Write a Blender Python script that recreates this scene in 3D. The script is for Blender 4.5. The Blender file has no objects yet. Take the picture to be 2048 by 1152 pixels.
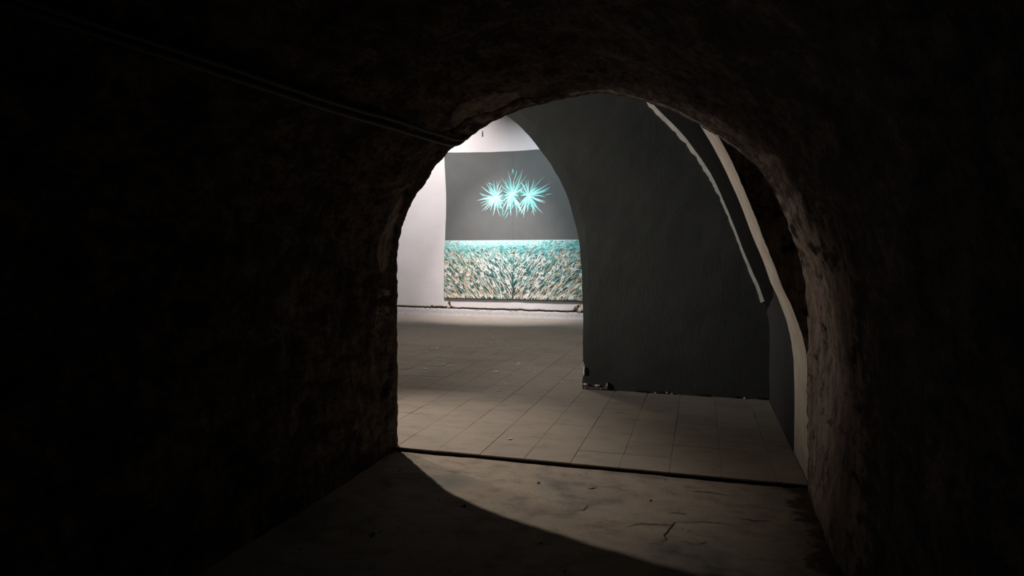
import bpy, bmesh, math, random
import numpy as np
from mathutils import Vector, noise

scn = bpy.context.scene
COL = scn.collection
rnd = random.Random(7)

# ------------------------------------------------------------------ camera
cam_d = bpy.data.cameras.new('camera')
cam = bpy.data.objects.new('camera', cam_d)
COL.objects.link(cam)
cam.location = (0, 0, 1.5)
cam.rotation_euler = (math.pi / 2, 0, math.atan((1403 - 1024) / 1290))
cam_d.sensor_width = 36.0
cam_d.lens = 36.0 * 1290 / 2048
cam_d.shift_y = -(576 - 507) / 2048
cam_d.clip_start = 0.05
scn.camera = cam

# ------------------------------------------------------------------ world, exposure
w = bpy.data.worlds.new('world')
scn.world = w
w.use_nodes = True
w.node_tree.nodes['Background'].inputs[0].default_value = (0.9, 0.88, 0.9, 1)
w.node_tree.nodes['Background'].inputs[1].default_value = 0.03
scn.view_settings.view_transform = 'Standard'
scn.view_settings.look = 'None'
scn.view_settings.exposure = 0.0
scn.view_settings.gamma = 1.0
scn.view_settings.use_curve_mapping = False


# ------------------------------------------------------------------ gallery lamps and added fills
def spot(name, loc, target, watts, angle, blend, color, radius=0.04):
    d = bpy.data.lights.new(name, 'SPOT')
    d.energy = watts
    d.spot_size = math.radians(angle)
    d.spot_blend = blend
    d.color = color
    d.shadow_soft_size = radius
    o = bpy.data.objects.new(name, d)
    COL.objects.link(o)
    o.location = loc
    o.rotation_euler = (Vector(target) - Vector(loc)).to_track_quat('-Z', 'Y').to_euler()
    return o


WARM = (1.0, 0.88, 0.75)
# two spots high in the hall throw the double shadow of the arch into the passage
spot('hall_spot_or_fill', (-4.227, 6.563, 5.711), (-2.4, 4.4, 0), 880, 43, 1.0, WARM, 0.04)
spot('hall_spot_or_fill', (-4.515, 5.858, 4.356), (-2.2, 5.0, 0), 190, 46, 1.0, WARM, 0.05)
# added unseen fill, low on the left, brightens the end wall and bay
spot('hall_spot_or_fill', (-4.6, 5.5, 1.5), (-2.2, 7.07, 2.3), 540, 104, 1.0, (1.0, 0.95, 0.88), 0.15)
spot('hall_spot_or_fill', (-4.6, 5.4, 1.9), (.6, 4.45, 1.4), 150, 36, 1.0, WARM, 0.30)  # added unseen fill that brightens the right jamb
spot('gallery_spot_or_fill', (-5.8, 11.0, 5.6), (-6.15, 14.58, 2.7), 1150, 76, 1.0, (1.0, 0.93, 0.92), 0.06)
spot('gallery_spot_or_fill', (-3.3, 11.0, 5.6), (-2.5, 14.58, 2.7), 720, 75, 1.0, (0.84, 0.94, 1.0), 0.06)
spot('gallery_spot_or_fill', (-4.5, 11.6, 5.9), (-4.45, 14.58, .55), 1800, 44, 1.0, (1.0, 0.91, 0.88), 0.06)
spot('gallery_spot_or_fill', (-3.7, 9.6, 5.9), (-3.4, 9.3, 0), 350, 92, 1.0, WARM, 0.35)  # added fill, evens out the floor light behind the arch

# ------------------------------------------------------------------ measures (metres)
Y0, Y1, YB = 4.55, 7.075, 14.58          # tunnel mouth, hall end wall, gallery back wall
XR, XL, ZC = 0.67, -9.6, 6.4
ZT = -0.032                               # tunnel floor lies below the tiles
ARCH = [(-2.284, ZT - .03), (-2.288, .75), (-2.292, 1.449), (-2.276, 1.605), (-2.241, 1.74), (-2.207, 1.81), (-2.173, 1.882), (-2.114, 1.969), (-2.064, 2.022), (-2.02, 2.089), (-1.977, 2.164), (-1.909, 2.222), (-1.842, 2.299), (-1.766, 2.348), (-1.693, 2.373), (-1.607, 2.429), (-1.57, 2.454), (-1.46, 2.507), (-1.383, 2.532), (-1.272, 2.569), (-1.095, 2.6), (-.922, 2.625), (-.795, 2.641), (-.688, 2.647), (-.518, 2.61), (-.316, 2.54), (-.167, 2.47), (-.033, 2.39), (.092, 2.304), (.11, 2.285), (.215, 2.206), (.342, 2.085), (.426, 1.961), (.48, 1.834), (.533, 1.709), (.578, 1.572), (.607, 1.48), (.644, 1.312), (.657, 1.101), (.662, .959), (.660, .68), (.661, ZT - .03)]
BAY = [(.671, -.01), (.671, .40), (.668, .72), (.655, .85), (.620, 1.005), (.565, 1.17), (.510, 1.285), (.465, 1.41), (.418, 1.53), (.345, 1.735), (.271, 1.93), (.195, 2.12), (.085, 2.345), (-.009, 2.505), (-.127, 2.68), (-.276, 2.86), (-.421, 3.018), (-.491, 3.1), (-.75, 3.42), (-1.1, 3.83), (-1.5, 4.27), (-2.0, 4.76), (-2.6, 5.26), (-3.2, 5.7), (-3.8, 6.05), (-4.45, 6.3)]
BAY_FULL = BAY + [(-8.9 - x, z) for x, z in reversed(BAY[:-1])]
PIER = [(-1.265, -.01), (-1.259, .431), (-1.265, .985), (-1.276, 1.317), (-1.293, 1.539), (-1.321, 1.733), (-1.377, 1.956), (-1.451, 2.181), (-1.519, 2.322), (-1.634, 2.517), (-1.749, 2.668), (-1.866, 2.821), (-2.007, 2.971), (-2.162, 3.095), (-2.45, 3.3), (-2.8, 3.5), (-3.2, 3.66), (-3.65, 3.74)]


# ------------------------------------------------------------------ helpers
def tag(o, label=None, cat=None, group=None, kind=None):
    if label: o['label'] = label
    if cat: o['category'] = cat
    if group: o['group'] = group
    if kind: o['kind'] = kind
    return o


def mesh_obj(name, verts, faces, mat, parent=None, smooth=False, kind=None):
    me = bpy.data.meshes.new(name)
    me.from_pydata([tuple(map(float, v)) for v in verts], [], [tuple(map(int, f)) for f in faces])
    me.update()
    if smooth:
        me.polygons.foreach_set('use_smooth', [True] * len(me.polygons))
    for m in (mat if isinstance(mat, (list, tuple)) else [mat]):
        me.materials.append(m)
    o = bpy.data.objects.new(name, me)
    COL.objects.link(o)
    if parent: o.parent = parent
    if kind: o['kind'] = kind
    return o


def bm_obj(name, bm, mat, parent=None, smooth=False, kind=None):
    me = bpy.data.meshes.new(name)
    bm.to_mesh(me); bm.free()
    if smooth:
        me.polygons.foreach_set('use_smooth', [True] * len(me.polygons))
    for m in (mat if isinstance(mat, (list, tuple)) else [mat]):
        me.materials.append(m)
    o = bpy.data.objects.new(name, me)
    COL.objects.link(o)
    if parent: o.parent = parent
    if kind: o['kind'] = kind
    return o


def empty(name, loc, label, cat, group=None):
    o = bpy.data.objects.new(name, None)
    o.empty_display_size = .1
    COL.objects.link(o)
    o.location = loc
    return tag(o, label, cat, group)


def resample(pts, step):
    pts = np.array(pts, float)
    seg = np.hypot(*(np.diff(pts, axis=0).T))
    s = np.concatenate([[0], np.cumsum(seg)])
    n = max(2, int(round(s[-1] / step)) + 1)
    t = np.linspace(0, s[-1], n)
    return np.stack([np.interp(t, s, pts[:, k]) for k in range(pts.shape[1])], 1)


def smooth_pts(p, it):
    p = p.copy()
    for _ in range(it):
        p[1:-1] = .25 * p[:-2] + .5 * p[1:-1] + .25 * p[2:]
    return p


def fbm(p, octv=4):
    return noise.fractal(p, 0.9, 2.1, octv)


def set_attr(o, name, vals):
    a = o.data.attributes.new(name, 'FLOAT', 'POINT')
    a.data.foreach_set('value', np.asarray(vals, dtype=np.float32))


def inside(pt, poly):
    x, y = pt
    c = False
    n = len(poly)
    for i in range(n):
        x1, y1 = poly[i]; x2, y2 = poly[(i + 1) % n]
        if (y1 > y) != (y2 > y) and x < (x2 - x1) * (y - y1) / (y2 - y1) + x1:
            c = not c
    return c


def seg_dist(P, line):
    """distance from points P (n,2) to a polyline"""
    d = np.full(len(P), 1e9)
    for a, b in zip(line[:-1], line[1:]):
        a = np.array(a); b = np.array(b); ab = b - a
        t = np.clip(((P - a) @ ab) / (ab @ ab), 0, 1)
        d = np.minimum(d, np.hypot(*((P - a - t[:, None] * ab).T)))
    return d


# ------------------------------------------------------------------ materials
class NT:
    def __init__(self, name, rough=.85, spec=.25):
        self.m = bpy.data.materials.new(name)
        self.m.use_nodes = True
        self.t = self.m.node_tree
        self.b = self.t.nodes['Principled BSDF']
        self.b.inputs['Roughness'].default_value = rough
        self.b.inputs['Specular IOR Level'].default_value = spec
        self.tc = self.t.nodes.new('ShaderNodeTexCoord').outputs['Object']

    def link(self, a, b): self.t.links.new(a, b)

    def mapping(self, scale):
        n = self.t.nodes.new('ShaderNodeMapping')
        n.inputs['Scale'].default_value = scale
        self.link(self.tc, n.inputs['Vector'])
        return n.outputs[0]

    def noise(self, scale, detail=5, rough=.6, stretch=None, dist=0):
        n = self.t.nodes.new('ShaderNodeTexNoise')
        n.inputs['Scale'].default_value = scale
        n.inputs['Detail'].default_value = detail
        n.inputs['Roughness'].default_value = rough
        n.inputs['Distortion'].default_value = dist
        self.link(self.mapping(stretch) if stretch else self.tc, n.inputs['Vector'])
        return n.outputs['Fac']

    def ramp(self, fac, stops):
        n = self.t.nodes.new('ShaderNodeValToRGB')
        e = n.color_ramp.elements
        while len(e) < len(stops): e.new(.5)
        for k, (p, c) in zip(e, stops):
            k.position = p
            k.color = (*c, 1) if len(c) == 3 else c
        self.link(fac, n.inputs[0])
        return n.outputs[0]

    def mix(self, fac, a, b, mode='MIX'):
        n = self.t.nodes.new('ShaderNodeMix')
        n.data_type = 'RGBA'; n.blend_type = mode
        for s, v in ((0, fac), (6, a), (7, b)):
            if isinstance(v, (int, float)): n.inputs[s].default_value = v
            elif isinstance(v, tuple): n.inputs[s].default_value = (*v, 1)
            else: self.link(v, n.inputs[s])
        return n.outputs[2]

    def math(self, op, a, b=0., c=None, clamp=False):
        n = self.t.nodes.new('ShaderNodeMath')
        n.operation = op; n.use_clamp = clamp
        for s, v in ((0, a), (1, b)) + (((2, c),) if c is not None else ()):
            if isinstance(v, (int, float)): n.inputs[s].default_value = v
            else: self.link(v, n.inputs[s])
        return n.outputs[0]

    def attr(self, name):
        n = self.t.nodes.new('ShaderNodeAttribute')
        n.attribute_name = name
        return n.outputs['Fac']

    def color_attr(self, name):
        n = self.t.nodes.new('ShaderNodeAttribute')
        n.attribute_name = name
        return n.outputs['Color']

    def sep(self):
        n = self.t.nodes.new('ShaderNodeSeparateXYZ')
        self.link(self.tc, n.inputs[0])
        return n.outputs

    def color(self, c):
        if isinstance(c, tuple): self.b.inputs['Base Color'].default_value = (*c, 1)
        else: self.link(c, self.b.inputs['Base Color'])

    def bump(self, h, strength=.5, dist=.01):
        n = self.t.nodes.new('ShaderNodeBump')
        n.inputs['Strength'].default_value = strength
        n.inputs['Distance'].default_value = dist
        self.link(h, n.inputs['Height'])
        self.link(n.outputs[0], self.b.inputs['Normal'])
        return self


def mat_tunnel():
    m = NT('rough_brown_plaster', .92, .15)
    n1 = m.noise(2.2, 8, .62, dist=.4)
    n2 = m.noise(9, 8, .7, (1, .45, 1.0))
    n3 = m.noise(38, 6, .7, (1, .5, .8))
    base = m.ramp(n1, [(.3, (.085, .069, .061)), (.48, (.165, .134, .115)), (.62, (.235, .193, .166)), (.75, (.135, .108, .093))])
    dark = m.ramp(n2, [(.40, (.25, .22, .22)), (.56, (1, 1, 1))])
    base = m.mix(.9, base, dark, 'MULTIPLY')
    fine = m.ramp(n3, [(.38, (.35, .3, .3)), (.58, (1.1, 1.08, 1.05))])
    base = m.mix(.75, base, fine, 'MULTIPLY')
    # paler plaster still sitting on the brown ground: ragged patches, plus the right wall's painted light
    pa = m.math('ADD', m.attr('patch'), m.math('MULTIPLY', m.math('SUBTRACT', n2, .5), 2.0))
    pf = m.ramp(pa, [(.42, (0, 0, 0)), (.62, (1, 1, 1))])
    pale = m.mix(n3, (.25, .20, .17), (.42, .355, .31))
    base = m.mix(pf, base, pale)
    base = m.mix(.8, base, m.ramp(m.noise(17, 8, .75, (1, .7, .28)), [(.38, (.14, .11, .10)), (.53, (.72, .68, .66)), (.68, (1.2, 1.16, 1.14))]), 'MULTIPLY')
    base = m.mix(m.math('MULTIPLY', m.attr('crack'), .8), base, (.012, .009, .008))
    m.color(base)
    h = m.math('ADD', m.math('MULTIPLY', n2, 1.0), m.math('MULTIPLY', n3, .55))
    return m.bump(h, .9, .018).m


def mat_concrete():
    m = NT('worn_concrete', .9, .12)
    n1 = m.noise(1.7, 6, .6, dist=.5)
    n2 = m.noise(7, 8, .65, (1, 1.6, 1))
    n3 = m.noise(60, 4, .6)
    c = m.ramp(n1, [(.30, (.20, .19, .18)), (.45, (.34, .30, .26)), (.6, (.38, .325, .275)), (.72, (.30, .25, .22))])
    c = m.mix(.6, c, m.ramp(n2, [(.34, (.55, .5, .48)), (.52, (1, 1, 1)), (.7, (1.06, 1.04, 1.0))]), 'MULTIPLY')
    c = m.mix(.3, c, m.ramp(n3, [(.35, (.6, .6, .6)), (.55, (1, 1, 1))]), 'MULTIPLY')
    blue = m.math('ADD', m.attr('blue'), m.math('MULTIPLY', m.math('SUBTRACT', n2, .5), .9))
    c = m.mix(m.ramp(blue, [(.40, (0, 0, 0)), (.75, (.75, .75, .75))]), c, (.17, .185, .18))
    dirt = m.math('ADD', m.attr('dirt'), m.math('MULTIPLY', m.math('SUBTRACT', n2, .5), 1.6))
    c = m.mix(m.ramp(dirt, [(.42, (0, 0, 0)), (.62, (.85, .85, .85))]), c, (.055, .036, .030))
    pits = m.ramp(m.noise(16, 3, .5, (1, .5, 1)), [(.255, (1, 1, 1)), (.285, (0, 0, 0))])
    c = m.mix(pits, c, (.05, .035, .03))
    m.color(c)
    return m.bump(m.math('ADD', n2, m.math('MULTIPLY', n3, .3)), .35, .01).m


def mat_tile():
    m = NT('pale_stone_tile', .75, .15)
    inf = m.t.nodes.new('ShaderNodeObjectInfo')
    geo = m.t.nodes.new('ShaderNodeNewGeometry')
    mp = m.t.nodes.new('ShaderNodeMapping')
    mp.inputs['Scale'].default_value = (1, 1.9, 1)
    m.link(geo.outputs['Position'], mp.inputs['Vector'])
    def nz(scale, det, r=.6):
        n = m.t.nodes.new('ShaderNodeTexNoise')
        n.inputs['Scale'].default_value = scale; n.inputs['Detail'].default_value = det; n.inputs['Roughness'].default_value = r
        m.link(mp.outputs[0], n.inputs['Vector'])
        return n.outputs['Fac']
    n1, n2, n3 = nz(.9, 4), nz(4.5, 6, .65), nz(9, 3)
    c = m.ramp(n1, [(.33, (.30, .27, .235)), (.55, (.35, .305, .265)), (.7, (.32, .275, .25))])
    c = m.mix(.45, c, m.ramp(n2, [(.30, (.55, .5, .47)), (.48, (1, 1, 1))]), 'MULTIPLY')
    c = m.mix(.8, c, m.ramp(n3, [(.24, (.4, .33, .3)), (.31, (1, 1, 1))]), 'MULTIPLY')
    v = m.math('MULTIPLY_ADD', inf.outputs['Random'], .10, .95)
    hs = m.t.nodes.new('ShaderNodeHueSaturation')
    m.link(v, hs.inputs['Value']); m.link(c, hs.inputs['Color'])
    m.color(hs.outputs[0])
    return m.bump(n2, .15, .004).m


def mat_dark_paint(name='charcoal_wall_paint', c0=(.042, .044, .043), c1=(.056, .058, .056)):
    m = NT(name, .9, .06)
    n1 = m.noise(1.6, 5, .6)
    big = m.noise(.9, 3, .5)
    n2 = m.noise(26, 7, .72, (1, 1, .30), dist=1.2)
    n3 = m.noise(90, 3, .5)
    m.color(m.ramp(n1, [(.3, c0), (.7, c1)]))
    amp = m.ramp(big, [(.42, (.15, .15, .15)), (.62, (1, 1, 1))])
    h = m.math('ADD', m.math('MULTIPLY', n2, amp), m.math('MULTIPLY', n3, .25))
    return m.bump(h, .55, .012).m


def mat_bay():
    """bay walls: charcoal paint up to a hand painted edge, cream ground left bare next to the tunnel mouth"""
    m = NT('bay_two_tone_paint', .95, .02)
    p = m.sep()
    n1 = m.noise(6, 6, .65)
    n2 = m.noise(30, 5, .65, (1, 1, .4))
    edge = m.math('ADD', p[1], m.math('MULTIPLY', m.math('SUBTRACT', n1, .5), .035))
    f = m.ramp(m.math('MULTIPLY', m.math('SUBTRACT', edge, 5.262), 30., clamp=True), [(.4, (0, 0, 0)), (.6, (1, 1, 1))])
    cream = m.ramp(n1, [(.35, (.46, .40, .34)), (.6, (.58, .52, .45))])
    streak = m.ramp(m.noise(14, 5, .6, (1, 1, .12)), [(.3, (.7, .66, .64)), (.45, (1, 1, 1))])
    cream = m.mix(.6, cream, streak, 'MULTIPLY')
    grey = m.ramp(n1, [(.3, (.040, .040, .040)), (.7, (.052, .051, .050))])
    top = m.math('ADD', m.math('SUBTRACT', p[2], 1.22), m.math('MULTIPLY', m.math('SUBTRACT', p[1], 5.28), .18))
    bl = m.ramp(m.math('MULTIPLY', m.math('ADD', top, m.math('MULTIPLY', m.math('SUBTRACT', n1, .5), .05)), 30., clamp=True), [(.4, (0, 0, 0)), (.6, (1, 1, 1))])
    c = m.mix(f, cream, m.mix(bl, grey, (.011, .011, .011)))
    m.color(c)
    return m.bump(n2, .4, .008).m


def mat_white_wall():
    m = NT('white_wall_paint', .75, .25)
    n1 = m.noise(1.2, 5, .6)
    n2 = m.noise(34, 6, .7)
    n3 = m.noise(9, 4, .6)
    c = m.ramp(n1, [(.3, (.66, .635, .645)), (.7, (.74, .715, .72))])
    m.color(c)
    return m.bump(m.math('ADD', m.math('MULTIPLY', n2, .6), n3), .30, .012).m


def mat_plain(name, c, rough=.8, var=.15, scale=12, bump=.3, spec=.3):
    m = NT(name, rough, spec)
    n = m.noise(scale, 6, .65)
    m.color(m.ramp(n, [(.3, tuple(v * (1 - var) for v in c)), (.7, tuple(v * (1 + var) for v in c))]))
    return m.bump(n, bump, .006).m


def mat_vcol(name, rough=.7):
    m = NT(name, rough, .2)
    m.color(m.color_attr('paint'))
    return m.m


M_TUN = mat_tunnel()
M_CON = mat_concrete()
M_TILE = mat_tile()
M_DARK = mat_dark_paint()
M_BAY = mat_bay()
M_WHITE = mat_white_wall()
M_PLINTH = mat_plain('grey_white_plinth_paint', (.50, .485, .49), .85, .12, 16, .5)
M_GROUT = mat_plain('tile_grout', (.30, .265, .23), .9, .25, 20)
M_RAW = mat_plain('raw_brown_masonry', (.080, .058, .048), .95, .5, 14, .9, .1)
M_HOLE = mat_plain('brown_broken_plaster', (.20, .14, .08), .95, .55, 22, .9, .1)
M_RUB = mat_plain('broken_brown_render', (.13, .105, .095), .95, .5, 26, .9, .1)
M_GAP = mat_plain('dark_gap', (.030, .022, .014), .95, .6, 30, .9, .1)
M_CHIP = mat_plain('pale_plaster_chip', (.60, .52, .46), .9, .25, 20, .6)
M_STRIP = mat_plain('bare_plaster_strip', (.80, .79, .73), .85, .18, 12, .5)
M_CRACK = mat_plain('crack_dark', (.030, .022, .018), .95, .3, 30)
M_CABLE = mat_plain('black_cable_sheath', (.030, .029, .028), .55, .2, 20, .1, .4)
M_CANVAS = mat_plain('slate_grey_canvas', (.116, .121, .120), .8, .07, 3, .15)
M_SEAM = mat_plain('dark_canvas_seam', (.085, .09, .09), .85, .1, 10)
M_SCRAP = mat_plain('white_scrap_paper', (.72, .76, .74), .6, .08, 8)
M_SCRAPB = mat_plain('pale_blue_scrap_paper', (.50, .72, .72), .6, .08, 8)
M_STRING = mat_plain('brown_string', (.20, .13, .08), .8, .2, 30)
M_PAINT = mat_vcol('mural_paint')


# ================================================================== the tunnel shell
def build_tunnel():
    prof = smooth_pts(resample(ARCH, .016), 2)
    ns = len(prof)
    d = np.gradient(prof, axis=0)
    nrm = np.stack([d[:, 1], -d[:, 0]], 1)
    nrm /= np.linalg.norm(nrm, axis=1)[:, None]
    # inward normal
    cen = np.array([-.8, 1.1])
    flip = np.sign(((cen - prof) * nrm).sum(1))
    nrm *= flip[:, None]
    ys, y, st = [], Y0, .016
    while y > -2.6:
        ys.append(y); y -= st
        if y < 3.7: st = min(st * 1.045, .09)
    ys = np.array(ys)
    ny = len(ys)
    # surface marks given by where they lie on the shell: (x or z, y)
    crack = [(-1.713, 4.27), (-1.673, 4.216), (-1.625, 4.237), (-1.56, 4.316), (-1.473, 4.391), (-1.382, 4.398), (-1.284, 4.382), (-1.214, 4.396), (-1.148, 4.41), (-1.02, 4.42)]
    patch = [(-1.63, 4.03), (-1.584, 3.95), (-1.5, 3.90), (-1.373, 3.96), (-1.19, 4.12), (-1.2, 4.30), (-1.3, 4.36), (-1.407, 4.36), (-1.554, 4.28), (-1.66, 4.20)]
    patch2 = [(-1.75, 4.27), (-1.6, 4.30), (-1.4, 4.42), (-1.1, 4.44), (-1.1, 4.6), (-1.8, 4.6)]
    jamb = [(1.64, 4.30), (1.80, 4.30), (1.95, 4.36), (1.88, 4.46), (1.64, 4.49), (1.40, 4.46), (1.35, 4.36), (1.48, 4.26)]
    jamb2 = [(1.25, 4.24), (1.22, 4.52), (1.0, 4.50), (1.02, 4.26)]
    flake = [(.30, 3.70), (.40, 3.56), (.52, 3.56), (.58, 3.66), (.55, 3.78), (.42, 3.83)]
    V, PA, CR = [], [], []
    for j in range(ny):
        yy = ys[j]
        edge = min(1.0, (Y0 - yy) / .25)
        for i in range(ns):
            x, z = prof[i]
            q = Vector((x * 1.0, yy, z))
            big = fbm(q * .9 + Vector((3, 1, 7)), 3) * .045
            mid = fbm(Vector((x * 5, yy * 2.6, z * 5)), 4) * .012
            fin = fbm(Vector((x * 19, yy * 11, z * 19)), 4) * .0075
            off = big * edge ** 2 + mid * (.30 + .7 * edge) + fin
            if z < .05: off *= .6
            p = 0.0
            c = 0.0
            if yy > 3.3:
                if z > 2.2 and x < -.9:
                    if inside((x, yy), patch): p = .85; off += .007
                    elif inside((x, yy), patch2): p = .52
                    dd = float(seg_dist(np.array([[x, yy]]), crack)[0])
                    wv = .020 if x < -1.2 else .012
                    if dd < wv * 2: off -= .030 * max(0, 1 - dd / (wv * 2)); c = max(0, 1 - dd / (wv * 1.6))
                elif x < -1.9:
                    if inside((z, yy), jamb): p = .80
                    elif inside((z, yy), jamb2): p = .50
                    dd = math.hypot((z - .47) / .055, (yy - 4.425 - (z - .47) * .8) / .055)
                    if dd < 1.5: off -= .045 * max(0, 1 - (dd / 1.5) ** 2); c = .55 * max(0, 1 - dd / 1.2)
                    if inside((z, yy), flake): off += .006
            if x > .30 and yy > 2.6 and z < 2.0: p = max(p, .72 * min(1, (yy - 2.6) / .8) * min(1, max(0, (2.0 - z) / .7)) ** .5)  # rough plaster made paler towards the mouth, painting in the lit strip
            if z > 2.15 and x > -.9 and yy > Y0 - .05: p = .85      # cream coat reaching round the lip
            V.append((x + nrm[i, 0] * off, yy, z + nrm[i, 1] * off))
            PA.append(p); CR.append(c)
    VA, PAA, CRA = (np.array(q).reshape(ny, ns, -1) for q in (V, PA, CR))
    mid = ns // 2
    il = next(i for i in range(ns) if prof[i][1] > 1.5)
    ir = next(i for i in range(mid, ns) if prof[i][1] < 1.45)
    for nm, i0, i1, lab in (('wall_left', 0, il, 'rough dark plastered left wall of the passage, ending in the arch jamb'),
                            ('ceiling', il, ir, 'rough dark brown plastered barrel vault of the passage'),
                            ('wall_right', ir, ns - 1, 'rough dark plastered right wall of the passage, lit near its end')):
        n = i1 - i0 + 1
        F = [(j * n + i, j * n + i + 1, (j + 1) * n + i + 1, (j + 1) * n + i) for j in range(ny - 1) for i in range(n - 1)]
        o = mesh_obj(nm, VA[:, i0:i1 + 1].reshape(-1, 3), F, M_TUN, smooth=True, kind='structure')
        o['label'] = lab
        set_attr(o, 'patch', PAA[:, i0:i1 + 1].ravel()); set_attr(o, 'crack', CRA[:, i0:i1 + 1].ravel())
    return np.array(V[:ns])


RIM = build_tunnel()


def build_tunnel_floor():
    xs = np.linspace(-2.36, .74, 110)
    ys = np.concatenate([np.linspace(4.575, 2.6, 110), np.linspace(2.55, -2.6, 60)])
    V, B, D = [], [], []
    blue = np.array([(-1.72, 4.06), (-1.60, 4.17), (-1.47, 4.06), (-1.56, 3.90), (-1.69, 3.95)])
    bc = blue.mean(0)
    for y in ys:
        for x in xs:
            z = ZT + fbm(Vector((x * 1.5, y * 1.5, 2)), 4) * .006 + fbm(Vector((x * 9, y * 9, 5)), 3) * .0018
            e = max(0, 1 - (.66 - x) / .22)
            z += max(0, fbm(Vector((x * 8, y * 6, 9)), 3) + .2) * .03 * e
            V.append((x, y, z))
            B.append(max(0, .75 - 2.2 * math.hypot((x - bc[0]) * .9, y - bc[1])) + (.25 if y < 3.5 and x < .1 else 0))
            D.append(max(0, 1 - (.66 - x) / .30) * .85 if x > .3 else 0)
    n = len(xs)
    F = [(j * n + i, (j + 1) * n + i, (j + 1) * n + i + 1, j * n + i + 1) for j in range(len(ys) - 1) for i in range(n - 1)]
    o = mesh_obj('floor_passage', V, F, M_CON, smooth=True, kind='structure')
    o['label'] = 'worn cracked concrete floor of the dark passage'
    set_attr(o, 'blue', B); set_attr(o, 'dirt', D)
    return o


pfloor = build_tunnel_floor()


def ribbon(line, width, z, seed):
    """thin dark crack lying in the concrete: a sliver with uneven width"""
    r = random.Random(seed)
    pts = resample(line, .022)
    V = []
    n = len(pts)
    d = np.gradient(pts, axis=0)
    d /= np.linalg.norm(d, axis=1)[:, None] + 1e-9
    for k in range(n):
        t = k / (n - 1)
        wd = width * (.35 + .65 * math.sin(math.pi * min(max(t, .06), .94))) * r.uniform(.55, 1.3)
        j = r.uniform(-.004, .004)
        nx, ny = -d[k, 1], d[k, 0]
        zz = z + fbm(Vector((pts[k, 0] * 1.5, pts[k, 1] * 1.5, 2)), 4) * .006
        for s_, dz in ((1, 0), (-1, 0)):
            V.append((pts[k, 0] + nx * (wd * s_ + j), pts[k, 1] + ny * (wd * s_ + j), zz + dz))
    F = [(2 * k, 2 * k + 1, 2 * k + 3, 2 * k + 2) for k in range(n - 1)]
    return V, F


for k, (ln, wd) in enumerate([
    ([(-.406, 3.642), (-.34, 3.711), (-.238, 3.729), (-.167, 3.742), (-.142, 3.794)], .0035),
    ([(-.142, 3.794), (-.003, 3.841), (.114, 3.849), (.195, 3.832)], .003),
    ([(-.142, 3.794), (-.166, 3.706), (-.195, 3.592), (-.178, 3.56), (-.201, 3.508)], .004),
    ([(-.091, 3.549), (-.04, 3.529), (.011, 3.553), (.026, 3.584)], .0028),
    ([(-.084, 3.691), (-.057, 3.705), (-.035, 3.696)], .0028),
    ([(-.191, 3.907), (-.142, 3.928), (-.085, 3.916)], .0025),
    ([(-.73, 3.785), (-.7, 3.818), (-.674, 3.802), (-.662, 3.889)], .0035),
    ([(-.709, 4.17), (-.681, 4.178), (-.66, 4.202)], .006),
    ([(-.781, 3.496), (-.762, 3.497)], .006),
    ([(-.10, 4.30), (.05, 4.32), (.16, 4.29)], .004),
    ([(.22, 3.95), (.30, 3.93), (.38, 3.96)], .004)]):
    V, F = ribbon(ln, wd, ZT + .0035, k)
    mesh_obj('crack', V, F, M_CRACK, pfloor)

# ================================================================== tunnel mouth: wall between passage and hall
BAYR = resample(BAY, .05)


def build_portal():
    V, F = [], []

    def strip(a, b):
        base = len(V)
        for (p, q) in zip(a, b):
            V.append(p); V.append(q)
        for k in range(len(a) - 1):
            F.append((base + 2 * k, base + 2 * k + 1, base + 2 * k + 3, base + 2 * k + 2))

    rim = [tuple(v) for v in RIM]
    # split where the bay profile crosses the tunnel profile
    ix = next(i for i, v in enumerate(rim) if v[0] > .092)
    left = rim[:ix + 1]
    YH = Y0 + .05
    cx, cz = -1.2, 0.0
    outer = []
    for (x, y, z) in left:
        a = math.atan2(max(z, 0) - cz, x - cx)
        dx, dz = math.cos(a), math.sin(a)
        t = min([v for v in ((XL - cx) / dx if dx < -1e-6 else 1e9, (ZC - cz) / dz if dz > 1e-6 else 1e9, (1.9 - cx) / dx if dx > 1e-6 else 1e9) if v > 0])
        outer.append((cx + dx * t, YH, max(0, cz + dz * t) if z > 0 else z))
    rimh = [(x, YH, z) for x, y, z in left]
    strip(left, rimh)            # thickness of the mouth
    strip(rimh, outer)
    o = mesh_obj('wall_near', V, F, [M_RAW, M_STRIP], kind='structure')
    o['label'] = 'wall around the mouth of the passage, seen from the hall side'
    # the raw spandrel above the right jamb, where the bay is narrower than the passage
    bay = [(x, z) for x, z in BAYR if z < 2.32]
    right = rim[ix:][::-1]
    rr = resample([(v[0], v[2]) for v in right], .01)
    bb = resample(bay, .01)
    n = 140
    A = [rr[int(i * (len(rr) - 1) / (n - 1))] for i in range(n)]
    Bp = []
    zs = np.array([p[1] for p in bb]); xs = np.array([p[0] for p in bb])
    V2, F2 = [], []
    for (x, z) in A:
        xb = float(np.interp(z, zs, xs))
        xo = x + .05
        for k, t in enumerate((0, .25, .5, .75, 1.0)):
            xx = min(xb, x) * (1 - t) + xo * t
            jag = fbm(Vector((xx * 14, z * 14, 3)), 3) * .008
            V2.append((xx + (fbm(Vector((1, z * 20, 4)), 3) * .004 if k == 0 else 0), Y0 + .012 + (0 if k == 0 else jag), z))
    for k in range(n - 1):
        for j in range(4):
            a = k * 5 + j
            F2.append((a, a + 1, a + 6, a + 5))
    s = mesh_obj('spandrel', V2, F2, M_TUN, o, smooth=True)
    s['label'] = 'raw brown masonry haunch over the right jamb'
    set_attr(s, 'patch', [0.62] * len(V2)); set_attr(s, 'crack', [0.0] * len(V2))
    return o


build_portal()


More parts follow.
